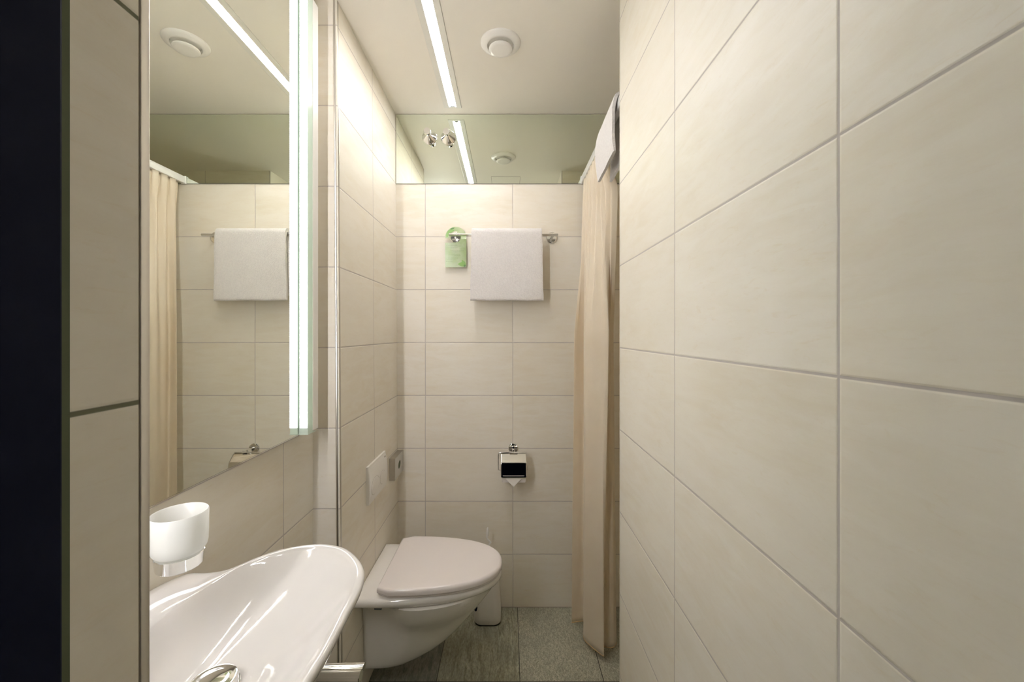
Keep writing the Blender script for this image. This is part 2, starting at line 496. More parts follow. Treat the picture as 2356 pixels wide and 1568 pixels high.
# flush flange with a narrow slot, sloped channel above it
def tray_ring(ix, iy, z):
    return [bm.verts.new(p) for p in ((SX0+ix, SY0+iy, z), (SX1-ix, SY0+iy, z), (SX1-ix, SY1-iy, z), (SX0+ix, SY1-iy, z))]
R = [tray_ring(0.0008, 0.0008, CEIL+0.03), tray_ring(0.0008, 0.0008, CEIL-0.0018), tray_ring(0.0022, 0.0022, CEIL-0.0022), tray_ring(0.023, 0.010, CEIL-0.0016), tray_ring(0.024, 0.011, CEIL+0.001), tray_ring(0.022, 0.011, CEIL+0.028), tray_ring(0.022, 0.011, CEIL+0.030)]
loft(bm, R); bm.faces.new(R[-1])
obj('reflector_tray', bm, plain('reflector_white', (0.80, 0.79, 0.73, 1), 0.4), t, smooth=False)
bm = bmesh.new(); add_tube(bm, [(TX, 0.996, TZ), (TX, 1.842, TZ)], 0.0080, 14)
obj('fluorescent_tube', bm, M['tube'], t)
for y0, y1 in ((0.984, 0.996), (1.842, 1.852)):
    bm = bmesh.new(); add_tube(bm, [(TX, y0, TZ), (TX, y1, TZ)], 0.0084, 20)
    obj('end_cap', bm, M['plastic'], t)
for y0, y1 in ((0.980, 0.984), (1.852, 1.856)):
    obj('lamp_holder', box_bm(TX - 0.010, TX + 0.010, y0, y1, CEIL-0.003, CEIL+0.026, bevel=0.0015), M['bracket'], t)

# ------------------------------------------------------------------ ceiling vent
VX, VY = -0.025, 1.449
t = thing('ceiling_vent', 'round white air valve on the ceiling right of the tube light', 'vent', (VX, VY, CEIL))
bm = bmesh.new()
prof = [(0.071, 0.0), (0.071, 0.003), (0.069, 0.006), (0.064, 0.009), (0.057, 0.0125), (0.051, 0.014), (0.0475, 0.013), (0.0465, 0.010), (0.046, -0.006)]
add_lathe(bm, (VX, VY, CEIL), (0, 0, -1), prof, 72)
obj('vent_ring', bm, M['plastic'], t)
bm = bmesh.new()
add_lathe(bm, (VX, VY, CEIL), (0, 0, -1), [(0, 0.0295), (0.030, 0.0292), (0.0385, 0.028), (0.0415, 0.0255), (0.042, 0.023), (0.040, 0.020), (0.030, 0.016), (0.010, 0.012), (0.008, 0.0)], 72)
obj('vent_disc', bm, M['plastic'], t)
bm = bmesh.new(); add_lathe(bm, (VX, VY, CEIL), (0, 0, -1), [(0.0465, 0.001), (0, 0.001)], 48)
obj('vent_throat', bm, M['plastic'], t)

# ------------------------------------------------------------------ strip mirror on back wall
ZM0, ZM1 = 2.0, CEIL - 0.003
bm = box_bm(xt(2.1) + 0.003, XS - 0.003, Y_BACK - 0.004, Y_BACK - 0.0005, ZM0 + .001, ZM1, faces={'-y': 0, '+x': 1, '-x': 1, '+z': 1, '-z': 1, '+y': 1})
tag(obj('strip_mirror', bm, [M['mirror2'], M['mirror_edge']], smooth=False), 'wide frameless strip mirror under the ceiling across the end wall', 'mirror')

def make_hook():
    x, z = -0.368, CAMZ + 0.923
    y = Y_BACK - 0.004
    r = thing('mirror_hook', 'chrome cone hook on the strip mirror, the left one of the pair', 'hook', (x, y, z), 'chrome hooks on the strip mirror')
    bm = bmesh.new()
    add_lathe(bm, (x, y, z), (0, -1, 0), [(0.0, 0.0002), (0.0345, 0.0002), (0.0355, 0.002), (0.0345, 0.0045), (0.031, 0.008), (0.010, 0.034), (0.0075, 0.038), (0.007, 0.050)], 56)
    obj('suction_cone', bm, M['chrome'], r)
    bm = bmesh.new()
    add_lathe(bm, (x, y, z), (0, -1, 0), [(0.0, 0.049), (0.014, 0.0495), (0.0163, 0.052), (0.0165, 0.062), (0.0150, 0.0648), (0, 0.0655)], 48)
    obj('knob', bm, M['chrome'], r)
    return r
hook = make_hook()
h2 = hook.copy(); link(h2)
for ch in list(hook.children):
    c = ch.copy(); link(c); c.parent = h2; c.matrix_parent_inverse = ch.matrix_parent_inverse.copy()
h2.location = (-0.280, Y_BACK - 0.004, CAMZ + 0.921)
h2['label'] = 'chrome cone hook on the strip mirror, right one beside the mirrored light'

# ------------------------------------------------------------------ basin mirror + lamp
XM = -0.585; MZ0, MZ1 = CAMZ - 0.283, CAMZ + 0.96; MY0, MY1 = 0.34, 1.134
t = thing('basin_mirror', 'tall frameless wall mirror above the white basin', 'mirror', (XL, 0.74, MZ0))
obj('glass', box_bm(XM - 0.005, XM, MY0, MY1, MZ0, MZ1, faces={'+x': 0, '-x': 1, '+y': 1, '-y': 1, '+z': 1, '-z': 1}), [M['mirror'], M['mirror_edge']], t, smooth=False)
obj('bottom_rail', box_bm(XM - 0.0052, XM + 0.0008, MY0, MY1, MZ0 - 0.0022, MZ0 - 0.0002), M['chrome'], t, smooth=False)
obj('backing_frame', box_bm(XL + 0.0002, XM - 0.005, MY0 + 0.02, MY1 - 0.0, MZ0 + 0.02, MZ1 - 0.02), M['rail'], t, smooth=False)

LX1 = -0.5600
def mirror_lamp(y_in, y_out, label):
    """vertical lamp; y_in = side facing the mirror, y_out = far side"""
    sg = 1 if y_out > y_in else -1
    lo = lambda a, b: (min(a, b), max(a, b))
    t = thing('mirror_lamp', label, 'light', (-0.58, (y_in + y_out)/2, MZ0), 'vertical lamps flanking the basin mirror')
    ya, yb = lo(y_in + sg*0.0030, y_out)
    obj('lamp_body', box_bm(XL + 0.0003, XL + 0.012, ya, yb, MZ0, MZ1), M['rail'], t, smooth=False)
    ya, yb = lo(y_in + sg*0.0032, y_out - sg*0.0322)
    obj('diffuser', box_bm(XL + 0.0122, LX1, ya, yb, MZ0, MZ1), M['acrylic'], t, smooth=False)
    bm = bmesh.new()
    ya, yb = lo(y_in, y_in + sg*0.0028)
    add_box(bm, -0.581, LX1 - 0.0006, ya, yb, MZ0 + 0.018, MZ1 - 0.01, faces={('-y' if sg > 0 else '+y'): 1})
    obj('glowing_tube', bm, [M['acrylic'], M['lamp_strip'] if sg > 0 else M['near_strip']], t, smooth=False, doubles=False)
    ya, yb = lo(y_out - sg*0.032, y_out)
    obj('side_cover', box_bm(XL + 0.0122, LX1 + 0.0012, ya, yb, MZ0 + 0.004, MZ1, bevel=0.001), M['plastic'], t, smooth=False)
    ya, yb = lo(y_in + sg*0.001, y_out - sg*0.012)
    obj('end_plate', box_bm(XL + 0.0122, LX1 + 0.001, ya, yb, MZ0 - 0.0018, MZ0 - 0.0002), M['acrylic'], t, smooth=False)
mirror_lamp(1.137, 1.200, 'bright vertical ribbed lamp along the far edge of the basin mirror')
mirror_lamp(0.336, 0.286, 'vertical lamp along the near edge of the basin mirror, hidden by the door jamb')

# ------------------------------------------------------------------ towel bar
def rosette(bm, x, y, z, r=0.026, n=40):
    add_lathe(bm, (x, y, z), (0, -1, 0), [(0, 0.0003), (r, 0.0003), (r, 0.004), (r*0.97, 0.006), (r*0.86, 0.0072), (r*0.84, 0.0062), (0, 0.0060)], n)
BZ = CAMZ + 0.4500; BY = 1.863
t = thing('towel_bar', 'round chrome towel bar on the end wall holding the white towel', 'towel rail', (-0.02, Y_BACK, BZ))
bm = bmesh.new(); add_tube(bm, [(-0.268, BY, BZ), (0.230, BY, BZ)], 0.0078, 28)
bmesh.ops.bevel(bm, geom=[e for e in bm.edges if abs(e.verts[0].co.x - e.verts[1].co.x) < 1e-6 and len(e.link_faces) == 2 and any(len(f.verts) > 4 for f in e.link_faces)], offset=0.0012, segments=2, affect='EDGES')
obj('bar', bm, M['chrome'], t)
for x in (-0.245, 0.208):
    bm = bmesh.new(); rosette(bm, x, Y_BACK, BZ)
    add_tube(bm, [(x, Y_BACK - 0.006, BZ), (x, BY + 0.004, BZ)], 0.0058, 20)
    obj('wall_post', bm, M['chrome'], t)

# ------------------------------------------------------------------ towel on the bar
def towel_mesh(x0, x1, yc, ztop, zf, zb, r_in, th, nx=60, seed=0, wob=0.003, roundbot=True):
    """terry towel folded over a bar that runs along X. r_in = inner half gap."""
    # closed cross-section in (y,z): front outside up, over, down the back, inner return
    ro = r_in + th
    cz = ztop - ro
    sec = []
    def arc(cy, cz_, r, a0, a1, n):
        return [(cy + r*math.cos(a0+(a1-a0)*i/n), cz_ + r*math.sin(a0+(a1-a0)*i/n)) for i in range(n+1)]
    nseg = 26
    # front bottom rounded end (thickness th)
    sec += arc(yc - r_in - th/2, zf + th/2, th/2, 0, -PI, 8)
    sec += [(yc - ro, zf + th/2 + (cz - zf - th/2)*k/nseg) for k in range(1, nseg)]
    sec += arc(yc, cz, ro, PI, 0, 14)
    sec += [(yc + ro, cz - (cz - zb - th/2)*k/nseg) for k in range(1, nseg)]
    sec += arc(yc + r_in + th/2, zb + th/2, th/2, 0, -PI, 8)
    sec += [(yc + r_in, zb + th/2 + (cz - zb - th/2)*k/nseg) for k in range(1, nseg)]
    sec += arc(yc, cz, r_in, 0, PI, 8)
    sec += [(yc - r_in, cz - (cz - zf - th/2)*k/nseg) for k in range(1, nseg)]
    bm = bmesh.new(); rings = []
    for i in range(nx + 1):
        u = i / nx; x = x0 + (x1-x0)*u
        e = min(u, 1-u) * (x1-x0)                          # rounded side hems
        sh = 1.0 - 0.30 * max(0, 1 - e/0.008) ** 2
        ring = []
        for (y, z) in sec:
            down = max(0, (ztop - z)) / (ztop - zf)
            # squeeze thickness toward each layer's centre at the side hems
            lay = yc - (r_in + th/2) if y < yc else yc + (r_in + th/2)
            yy = lay + (y - lay) * sh if z < cz else yc + (y - yc) * (1 - 0.12*(1-sh)/0.3)
            nz = noise.noise(Vector((x*9, z*9, seed + (0 if y < yc else 4))))
            nf = noise.noise(Vector((x*120, z*120, y*60 + seed)))
            yy += nz * wob * (0.3 + down) + nf * 0.0007
            xx = x + noise.noise(Vector((0.3, z*14, seed + (1 if u > .5 else 9)))) * 0.0025 + (u-.5)*0.012*down
            zz = z + (noise.noise(Vector((x*16, seed, 3.3))) * 0.004 * down)
            ring.append(bm.verts.new((xx, yy, zz)))
        rings.append(ring)
    loft(bm, rings)
    bm.faces.new(rings[0]); bm.faces.new(rings[-1])
    return bm
bm = towel_mesh(-0.163, 0.156, BY, CAMZ + 0.4795, CAMZ + 0.147, CAMZ + 0.17, 0.0085, 0.017, seed=2)
tag(obj('hand_towel', bm, M['towel'], angle=60), 'white terry towel folded over the chrome bar on the end wall', 'towel')

# ------------------------------------------------------------------ green door-hanger card
def card_bm():
    bm = bmesh.new()
    Y = 1.903; th = 0.0008
    def P(px, py): s = FPX / Y; return ((px - 1168)/s, (766 - py)/s + CAMZ)
    x0, z0 = P(1024.3, 614.5); x1, zt = P(1073, 521.5)
    cx = (x0 + x1)/2; w = (x1 - x0)/2
    hz = BZ; hr = 0.0265                                 # hole around the post
    _, zs0 = P(0, 547.5); _, zs1 = P(0, 558.5)            # slit on the left
    hx = -0.245
    cz = zt - w
    out = [(x0, z0), (x1 - 0.004, z0), (x1 - 0.001, z0 + 0.001), (x1, z0 + 0.004)]
    out += [(x1, cz + 0.0)]
    out += [(cx + w*math.cos(a), cz + w*math.sin(a)) for a in [PI*k/28 for k in range(1, 28)]]
    out += [(x0, cz), (x0, zs0)]
    a0 = math.asin(max(-1, min(1, (zs0 - hz)/hr))); a1 = math.asin(max(-1, min(1, (zs1 - hz)/hr)))
    st = PI - a0; en = -PI - a1 + 0.0                     # clockwise all the way round
    en = st - (2*PI - abs((PI - a1) - (PI - a0)))
    out += [(hx + hr*math.cos(st + (en-st)*k/40), hz + hr*math.sin(st + (en-st)*k/40)) for k in range(41)]
    out += [(x0, zs1)]
    f = bm.faces.new([bm.verts.new((x, Y, z)) for x, z in out])
    r = bmesh.ops.extrude_face_region(bm, geom=[f])
    bmesh.ops.translate(bm, verts=[v for v in r['geom'] if isinstance(v, bmesh.types.BMVert)], vec=(0, th, 0))
    yy = Y - 0.0003
    def q(px0, py0, px1, py1, mi):
        a, b = P(px0, py0); c, d = P(px1, py1)
        f = bm.faces.new([bm.verts.new(p) for p in ((a, yy, b), (c, yy, b), (c, yy, d), (a, yy, d))]); f.material_index = mi
    rnd = random.Random(3)
    rows = [(563.6, 1027, 1052), (565.6, 1045, 1061), (569, 1027, 1054), (575.4, 1036, 1042), (576.4, 1042, 1067), (579.0, 1034, 1060), (584.3, 1032, 1058), (586.4, 1040, 1060), (588.0, 1045, 1059), (591.4, 1030, 1054), (594.0, 1031, 1054), (596.2, 1029, 1048), (601, 1026, 1042)]
    for y, a, b in rows:
        x = a
        while x < b:
            wd = rnd.uniform(1.6, 4.2); q(x, y, min(b, x + wd), y + 0.75, 1); x += wd + 0.7
    def poly(pts, mi, dy=0.0):
        f = bm.faces.new([bm.verts.new((P(*p)[0], yy - dy, P(*p)[1])) for p in pts]); f.material_index = mi
    poly([(1053, 607), (1058, 604), (1063, 602), (1062, 597), (1066, 599), (1070, 602), (1072, 608), (1070, 611), (1064, 613), (1058, 611)], 2)
    poly([(1066, 612.5), (1069, 608), (1072, 609.5), (1071.5, 612.5), (1068.5, 613.6)], 3, 0.0002)
    poly([(1026.2, 541), (1027.5, 535), (1031, 530), (1036, 527), (1045, 529), (1044, 532), (1037, 536), (1033, 540), (1030, 545), (1027, 546)], 2)
    poly([(1035, 526.8), (1040, 523.8), (1046, 523.4), (1043, 527), (1038, 528.2)], 3, 0.0002)
    return bm
tag(obj('door_hanger_card', card_bm(), [M['card'], M['print'], M['leaf'], M['leafdark']], smooth=False, doubles=False),
    'green hanger card with leaf print hung on the towel bar post', 'card')

# ------------------------------------------------------------------ toilet paper holder
t = thing('toilet_paper_holder', 'chrome toilet paper holder with curved cover on the end wall', 'paper holder', (0.026, Y_BACK, CAMZ - 0.545))
hx, hz = 0.0265, CAMZ - 0.543
bm = bmesh.new(); rosette(bm, hx, Y_BACK, hz, 0.0245)
obj('rosette', bm, M['chrome'], t)
bm = box_bm(hx - 0.0045, hx + 0.0045, 1.868, Y_BACK - 0.005, hz - 0.008, hz + 0.008, bevel=0.0015)
obj('arm', bm, M['chrome'], t)
bm = bmesh.new(); add_tube(bm, [(hx - 0.017, 1.868, hz - 0.004), (hx + 0.019, 1.868, hz - 0.004)], 0.0075, 24)
obj('hinge_barrel', bm, M['chrome'], t)
# cover plate
sec = [(1.874, hz - 0.004), (1.862, hz - 0.013), (1.848, hz - 0.027), (1.8365, hz - 0.0385), (1.8335, hz - 0.0430), (1.8320, hz - 0.049), (1.829, hz - 0.066), (1.826, hz - 0.086), (1.823, hz - 0.106)]
sec = resample([Vector((p.x, p.y, 0)) for p in catmull([(a, b, 0) for a, b in sec], 6)], 34)
bm = bmesh.new(); x0, x1 = -0.0325, 0.0870
cols = []
NX = 24
for i in range(NX + 1):
    u = i/NX; x = x0 + (x1-x0)*u
    e = min(x - x0, x1 - x); rc = 0.008
    col_ = []
    for k, p in enumerate(sec):
        z = p.y
        zmin = sec[-1].y
        if e < rc:
            lim = zmin + rc - math.sqrt(max(0, rc*rc - (rc-e)**2))
            z = max(z, lim)
        col_.append(bm.verts.new((x, p.x, z)))
    cols.append(col_)
loft(bm, cols, closed=False)
c = obj('cover', bm, M['chrome'], t, angle=50, doubles=False)
md = c.modifiers.new('solid', 'SOLIDIFY'); md.thickness = 0.0012; md.offset = -1
# wire holder
zr = CAMZ - 0.628; yr = 1.868
bm = bmesh.new()
wx0, wx1 = -0.0425, 0.0915
pts = catmull([(hx - 0.016, 1.868, hz - 0.004), (wx0 + 0.008, 1.866, hz - 0.006), (wx0, 1.864, hz - 0.016), (wx0, 1.862, zr + 0.010), (wx0 + 0.001, 1.863, zr + 0.004), (wx0 + 0.010, yr, zr)], 6)
pts += [Vector((wx1 - 0.008, yr, zr)), Vector((wx1 - 0.002, yr, zr + 0.003)), Vector((wx1, yr, zr + 0.009)), Vector((wx1, yr, zr + 0.022))]
add_tube(bm, pts, 0.0030, 14)
obj('wire_arm', bm, M['chrome'], t)
# roll + folded tail: separate thing resting on the wire
r = thing('toilet_roll', 'white toilet paper roll with folded triangle tip under the chrome cover', 'toilet paper', (hx, yr, zr - 0.05))
bm = bmesh.new()
R0, R1 = 0.020, 0.040
rx0, rx1 = -0.026, 0.082
cxr = rx0
add_lathe(bm, (rx0, yr, zr - 0.012), (1, 0, 0), [(R0, 0), (R1, 0), (R1, rx1 - rx0), (R0, rx1 - rx0), (R0, 0)], 48)
obj('paper_roll', bm, M['paper'], r)
bm = bmesh.new()
yt_ = yr - R1 - 0.0004; zb_ = CAMZ - 0.678; z0_ = zr - 0.012
xa, xb, xc = rx0 + 0.002, rx1 - 0.002, 0.0265
add = [[(xa, yt_, z0_), (xb, yt_, z0_), (xb, yt_, zb_ + 0.004), (xa, yt_, zb_ + 0.004)]]
tail_z = zb_ + 0.004
vs = [bm.verts.new(p) for p in ((xa, yt_, z0_), (xb, yt_, z0_), (xb - 0.001, yt_ + 0.010, tail_z), (xc, yt_ + 0.010, tail_z), (xa + 0.001, yt_ + 0.010, tail_z))]
bm.faces.new(vs)
obj('hanging_sheet', bm, M['paper'], r, smooth=False, doubles=False).modifiers.new('s', 'SOLIDIFY').thickness = 0.0006
bm = bmesh.new()
yy = yt_ - 0.004
vs = [bm.verts.new(p) for p in ((xc - 0.049, yy, CAMZ - 0.638), (xc + 0.049, yy, CAMZ - 0.638), (xc, yy + 0.004, CAMZ - 0.690))]
bm.faces.new(vs)
obj('folded_tip', bm, M['paper'], r, smooth=False).modifiers.new('s', 'SOLIDIFY').thickness = 0.0008

# ------------------------------------------------------------------ flush plate
PZ0, PZ1 = CAMZ - 0.634, CAMZ - 0.494; PY0, PY1 = 1.497, 1.713
pxw = xt(CAMZ - 0.56)
t = thing('flush_plate', 'white dual flush plate on the boxed wall above the toilet', 'flush plate', (pxw, 1.6, PZ0))
def bulge(z):
    k = (z - (PZ0+PZ1)/2 ) / ((PZ1-PZ0)/2)
    return 0.0075 + 0.0095 * max(0, 1 - (k + 0.15)**2 * 0.9)
bm = bmesh.new(); rings = []
NZ = 28
def plate_ring(z, infl):
    x1 = pxw + infl
    r = 0.004
    pts = [(pxw - 0.004, PY0), (x1 - r, PY0), (x1 - r*0.3, PY0 + r*0.3), (x1, PY0 + r)]
    pts += [(x1, PY0 + r + (PY1-PY0-2*r)*k/12) for k in range(1, 12)]
    pts += [(x1, PY1 - r), (x1 - r*0.3, PY1 - r*0.3), (x1 - r, PY1), (pxw - 0.004, PY1)]
    return [bm.verts.new((x, y, z)) for x, y in pts]
for k in range(NZ + 1):
    z = PZ0 + (PZ1 - PZ0)*k/NZ
    rings.append(plate_ring(z, bulge(z)))
loft(bm, rings); bm.faces.new(rings[0]); bm.faces.new(rings[-1])
obj('cover_plate', bm, M['plastic'], t, angle=50)
for nm, cy, cz, a, b in (('large_button', 1.552, CAMZ - 0.579, 0.047, 0.031), ('small_button', 1.640, CAMZ - 0.579, 0.031, 0.026)):
    bm = bmesh.new(); n = 48
    # dark groove ring and slightly raised button following the bulge
    def P_(k, s, up):
        y = cy + a*s*math.cos(2*PI*k/n); z = cz + b*s*math.sin(2*PI*k/n)
        return bm.verts.new((pxw + bulge(z) + up, y, z))
    g0 = [P_(k, 1.03, 0.0002) for k in range(n)]; g1 = [P_(k, 1.0, 0.0003) for k in range(n)]
    loft(bm, [g0, g1], 1)
    b0 = [P_(k, 1.0, 0.0003) for k in range(n)]; b1 = [P_(k, 0.96, 0.0014) for k in range(n)]; b2 = [P_(k, 0.6, 0.0016) for k in range(n)]
    b3 = [bm.verts.new((pxw + bulge(cz) + 0.0016, cy, cz))]
    loft(bm, [b0, b1, b2, b3], 0)
    obj(nm, bm, [M['plastic'], M['hatchline']], t, doubles=False)
bm = bmesh.new()
for k in range(5):
    y = 1.684 + k*0.0032
    add_box(bm, pxw + bulge(PZ1 - .018), pxw + bulge(PZ1 - .018) + 0.0006, y, y + 0.0022, PZ1 - 0.021, PZ1 - 0.016)
obj('small_mark', bm, M['hatchline'], t, smooth=False)

# ------------------------------------------------------------------ hygiene bag dispenser (steel box)
dx0 = xt(CAMZ - 0.6); dx1 = -0.4936; dz1 = CAMZ - 0.551; dz0 = dz1 - 0.096; dy0, dy1 = 1.785, Y_BACK - 0.001
t = thing('bag_dispenser', 'small brushed steel hygiene bag box in the corner beside the flush plate', 'dispenser', (dx0, 1.855, dz0))
bm = bmesh.new()
# shell with an oval opening on the +x face
n = 40; oy, oz, oa, ob = 1.862, CAMZ - 0.600, 0.026, 0.0165
rect = []
for k in range(n):
    a = 2*PI*k/n + PI/4
    c, s = math.cos(a), math.sin(a); m_ = max(abs(c), abs(s))
    rect.append(((dy0+dy1)/2 + (dy1-dy0)/2*c/m_, (dz0+dz1)/2 + (dz1-dz0)/2*s/m_))
oval = [(oy + oa*math.cos(2*PI*k/n + PI/4), oz + ob*1.2*math.sin(2*PI*k/n + PI/4)) for k in range(n)]
A = [bm.verts.new((dx0, y, z)) for y, z in rect]
B = [bm.verts.new((dx1 - 0.001, y, z)) for y, z in rect]
B2 = [bm.verts.new((dx1, (dy0+dy1)/2 + (y-(dy0+dy1)/2)*0.98, (dz0+dz1)/2 + (z-(dz0+dz1)/2)*0.975)) for y, z in rect]
Cc = [bm.verts.new((dx1, y, z)) for y, z in oval]
D = [bm.verts.new((dx1 - 0.003, oy + (y-oy)*0.93, oz + (z-oz)*0.93)) for y, z in oval]
loft(bm, [A, B, B2, Cc, D]); bm.faces.new(A)
obj('steel_case', bm, M['steel'], t, angle=30)
bm = bmesh.new(); bm.faces.new([bm.verts.new((dx1 - 0.003, oy + (y-oy)*0.93, oz + (z-oz)*0.93)) for y, z in oval])
obj('opening', bm, M['seal'], t, smooth=False)

# ------------------------------------------------------------------ toilet
TY = 1.552; RIMZ = CAMZ - 0.897; XW = xt(0.35) + 0.002
t = thing('toilet', 'white wall-hung toilet with closed lid on the boxed left wall', 'toilet', (XW, TY, 0.06))
def d_outline(x0, x1, hw, n=72, p=2.5, neck=0.0, backr=0.1, q=2.0):
    """closed outline from back near corner round the tip to back far corner; returns list of (x,y)"""
    out = []
    m_ = n
    for k in range(m_ + 1):
        a = -PI/2 + PI*k/m_                                # -90..90, tip at 0
        c = math.cos(a); s = math.sin(a)
        u = abs(c) ** (2/p); w = math.copysign(abs(s) ** (2/q), s)
        y = hw * w; x = x0 + (x1-x0)*u
        fr = 1 - neck * math.exp(-((x - x0)/0.10)**2)
        if backr: fr *= 1 - 0.10 * max(0, 1 - (x-x0)/ (backr*(x1-x0)+1e-9))**2
        out.append((x, TY + y*fr))
    nb = 16
    (xa, ya), (xb, yb) = out[-1], out[0]
    for k in range(1, nb):
        out.append((xa + (xb-xa)*k/nb, ya + (yb-ya)*k/nb))
    return out
bm = bmesh.new()
# (z, length from wall, half-width, p, neck)
L0 = -0.022 - XW
stations = [
    (RIMZ,          L0 - 0.012, 0.178, 2.7, 0.00),
    (RIMZ - 0.003,  L0 - 0.004, 0.185, 2.7, 0.00),
    (RIMZ - 0.010,  L0,         0.189, 2.7, 0.00),
    (RIMZ - 0.022,  L0 - 0.002, 0.188, 2.7, 0.00),
    (RIMZ - 0.030,  L0 - 0.008, 0.183, 2.65, 0.02),
    (RIMZ - 0.034,  L0 - 0.016, 0.176, 2.6, 0.10),
    (RIMZ - 0.040,  L0 - 0.022, 0.172, 2.6, 0.26),
    (RIMZ - 0.060,  L0 - 0.034, 0.166, 2.5, 0.34),
    (RIMZ - 0.090,  L0 - 0.056, 0.156, 2.4, 0.34),
    (RIMZ - 0.120,  L0 - 0.080, 0.146, 2.2, 0.32),
    (RIMZ - 0.150,  L0 - 0.104, 0.134, 2.1, 0.28),
    (RIMZ - 0.180,  L0 - 0.130, 0.126, 2.0, 0.24),
    (RIMZ - 0.210,  L0 - 0.158, 0.118, 2.0, 0.20),
    (RIMZ - 0.240,  L0 - 0.188, 0.112, 2.0, 0.16),
    (RIMZ - 0.270,  L0 - 0.226, 0.107, 2.0, 0.12),
    (RIMZ - 0.292,  L0 - 0.266, 0.102, 2.1, 0.08),
    (RIMZ - 0.306,  L0 - 0.300, 0.096, 2.4, 0.05),
    (RIMZ - 0.313,  L0 - 0.325, 0.088, 2.8, 0.04),
    (RIMZ - 0.316,  L0 - 0.345, 0.076, 3.0, 0.03),
]
rings = []
for z, L, hw, p, nk in stations:
    o_ = d_outline(XW, XW + L, hw, p=p, neck=nk, backr=0)
    low = max(0, min(1, (RIMZ - 0.25 - z)/0.07))
    rings.append([bm.verts.new((x, y, z)) for x, y in o_])
loft(bm, rings); bm.faces.new(rings[0]); bm.faces.new(rings[-1])
# shallow bulge of the bowl on each side
for v in bm.verts:
    x, y, z = v.co
    if z < RIMZ - 0.036:
        sgn = 1 if y > TY else -1
        cx = XW + 0.255; k = ((x-cx)/0.155)**2 + ((z-(RIMZ-0.070))/0.085)**2
        b = 0.020 * max(0, 1-k)**0.6 if k < 1 else 0
        rel = min(1, abs(y - TY)/0.10)
        v.co.y += sgn * b * rel
        # dished side panel behind the bowl, leaving a pillar at the wall
        k2 = ((x-(XW+0.115))/0.055)**2 + ((z-(RIMZ-0.13))/0.12)**2
        v.co.y -= sgn * 0.016 * max(0, 1-k2) * rel
obj('bowl', bm, M['ceramic'], t, angle=60)
bm = box_bm(XW + 0.055, XW + 0.082, TY - 0.150, TY - 0.13, RIMZ - 0.058, RIMZ - 0.038, bevel=0.003)
obj('gap_reflection_bracket', bm, M['bracket'], t)  # dark blue bracket block, its colour stands for a reflection in the gap
def slab(x0, x1, hw, z0, z1, rt, rb, p=2.7, backr=0.08, dome=0.0):
    bm = bmesh.new(); rings = []
    def ring(z, ins):
        o_ = d_outline(x0 + ins, x1 - ins, hw - ins, p=p, backr=backr, q=2.25)
        return [bm.verts.new((x, y, z)) for x, y in o_]
    n = 6
    rings.append(ring(z0, rb))
    for k in range(1, n+1):
        a = PI/2*k/n; rings.append(ring(z0 + rb*(1-math.cos(a)), rb*(1-math.sin(a))))
    for k in range(n+1):
        a = PI/2*k/n; rings.append(ring(z1 - rt + rt*math.sin(a), rt*(1-math.cos(a))))
    for ins in (0.03, 0.06, 0.10):
        rings.append(ring(z1 + dome*(ins/0.10), rt + ins))
    loft(bm, rings); bm.faces.new(rings[0]); bm.faces.new(rings[-1])
    return bm
obj('seat', slab(-0.442, -0.0265, 0.178, RIMZ + 0.001, RIMZ + 0.009, 0.003, 0.003), M['lid'], t, angle=60)
obj('lid', slab(-0.446, -0.0210, 0.1855, RIMZ + 0.0105, CAMZ - 0.8620, 0.012, 0.005, dome=0.0015), M['lid'], t, angle=60)
for y in (TY - 0.075, TY + 0.075):
    bm = bmesh.new(); add_tube(bm, [(-0.438, y - 0.022, RIMZ + 0.0085), (-0.438, y + 0.022, RIMZ + 0.0085)], 0.0070, 20)
    obj('hinge', bm, M['lid'], t)

# ------------------------------------------------------------------ toilet brush
bx, by = -0.0895, 1.850
t = thing('toilet_brush_set', 'white toilet brush in tapered holder on the floor behind the toilet', 'toilet brush', (bx, by, 0))
bm = bmesh.new()
def rrect(cx, cy, a, b, r, n=7):
    out = []
    for (sx, sy, st) in ((1, 1, 0), (-1, 1, PI/2), (-1, -1, PI), (1, -1, 3*PI/2)):
        for k in range(n+1):
            an = st + PI/2*k/n
            out.append((cx + sx*(a-r) + r*math.cos(an), cy + sy*(b-r) + r*math.sin(an)))
    return out
rings = []
for z, a, b, r in ((0.004, 0.050, 0.045, 0.03), (0.004, 0.056, 0.050, 0.03), (0.010, 0.0600, 0.054, 0.03), (0.030, 0.0605, 0.0545, 0.03), (0.09, 0.057, 0.052, 0.03), (0.16, 0.051, 0.047, 0.03), (0.22, 0.043, 0.041, 0.028), (0.26, 0.036, 0.035, 0.026), (0.272, 0.031, 0.030, 0.024), (0.274, 0.026, 0.025, 0.02), (0.26, 0.024, 0.023, 0.019)):
    rings.append([bm.verts.new((x, y, z)) for x, y in rrect(bx, by, a, b, r)])
loft(bm, rings); bm.faces.new(rings[0]); bm.faces.new(rings[-1])
obj('holder', bm, M['plastic'], t, angle=50)
bm = bmesh.new()
rings = [[bm.verts.new((x, y, z)) for x, y in rrect(bx, by, a, b, 0.03)] for z, a, b in ((0, 0.057, 0.051), (0.004, 0.058, 0.052))]
loft(bm, rings); bm.faces.new(rings[0]); bm.faces.new(rings[1])
obj('base', bm, M['darkgap'], t)
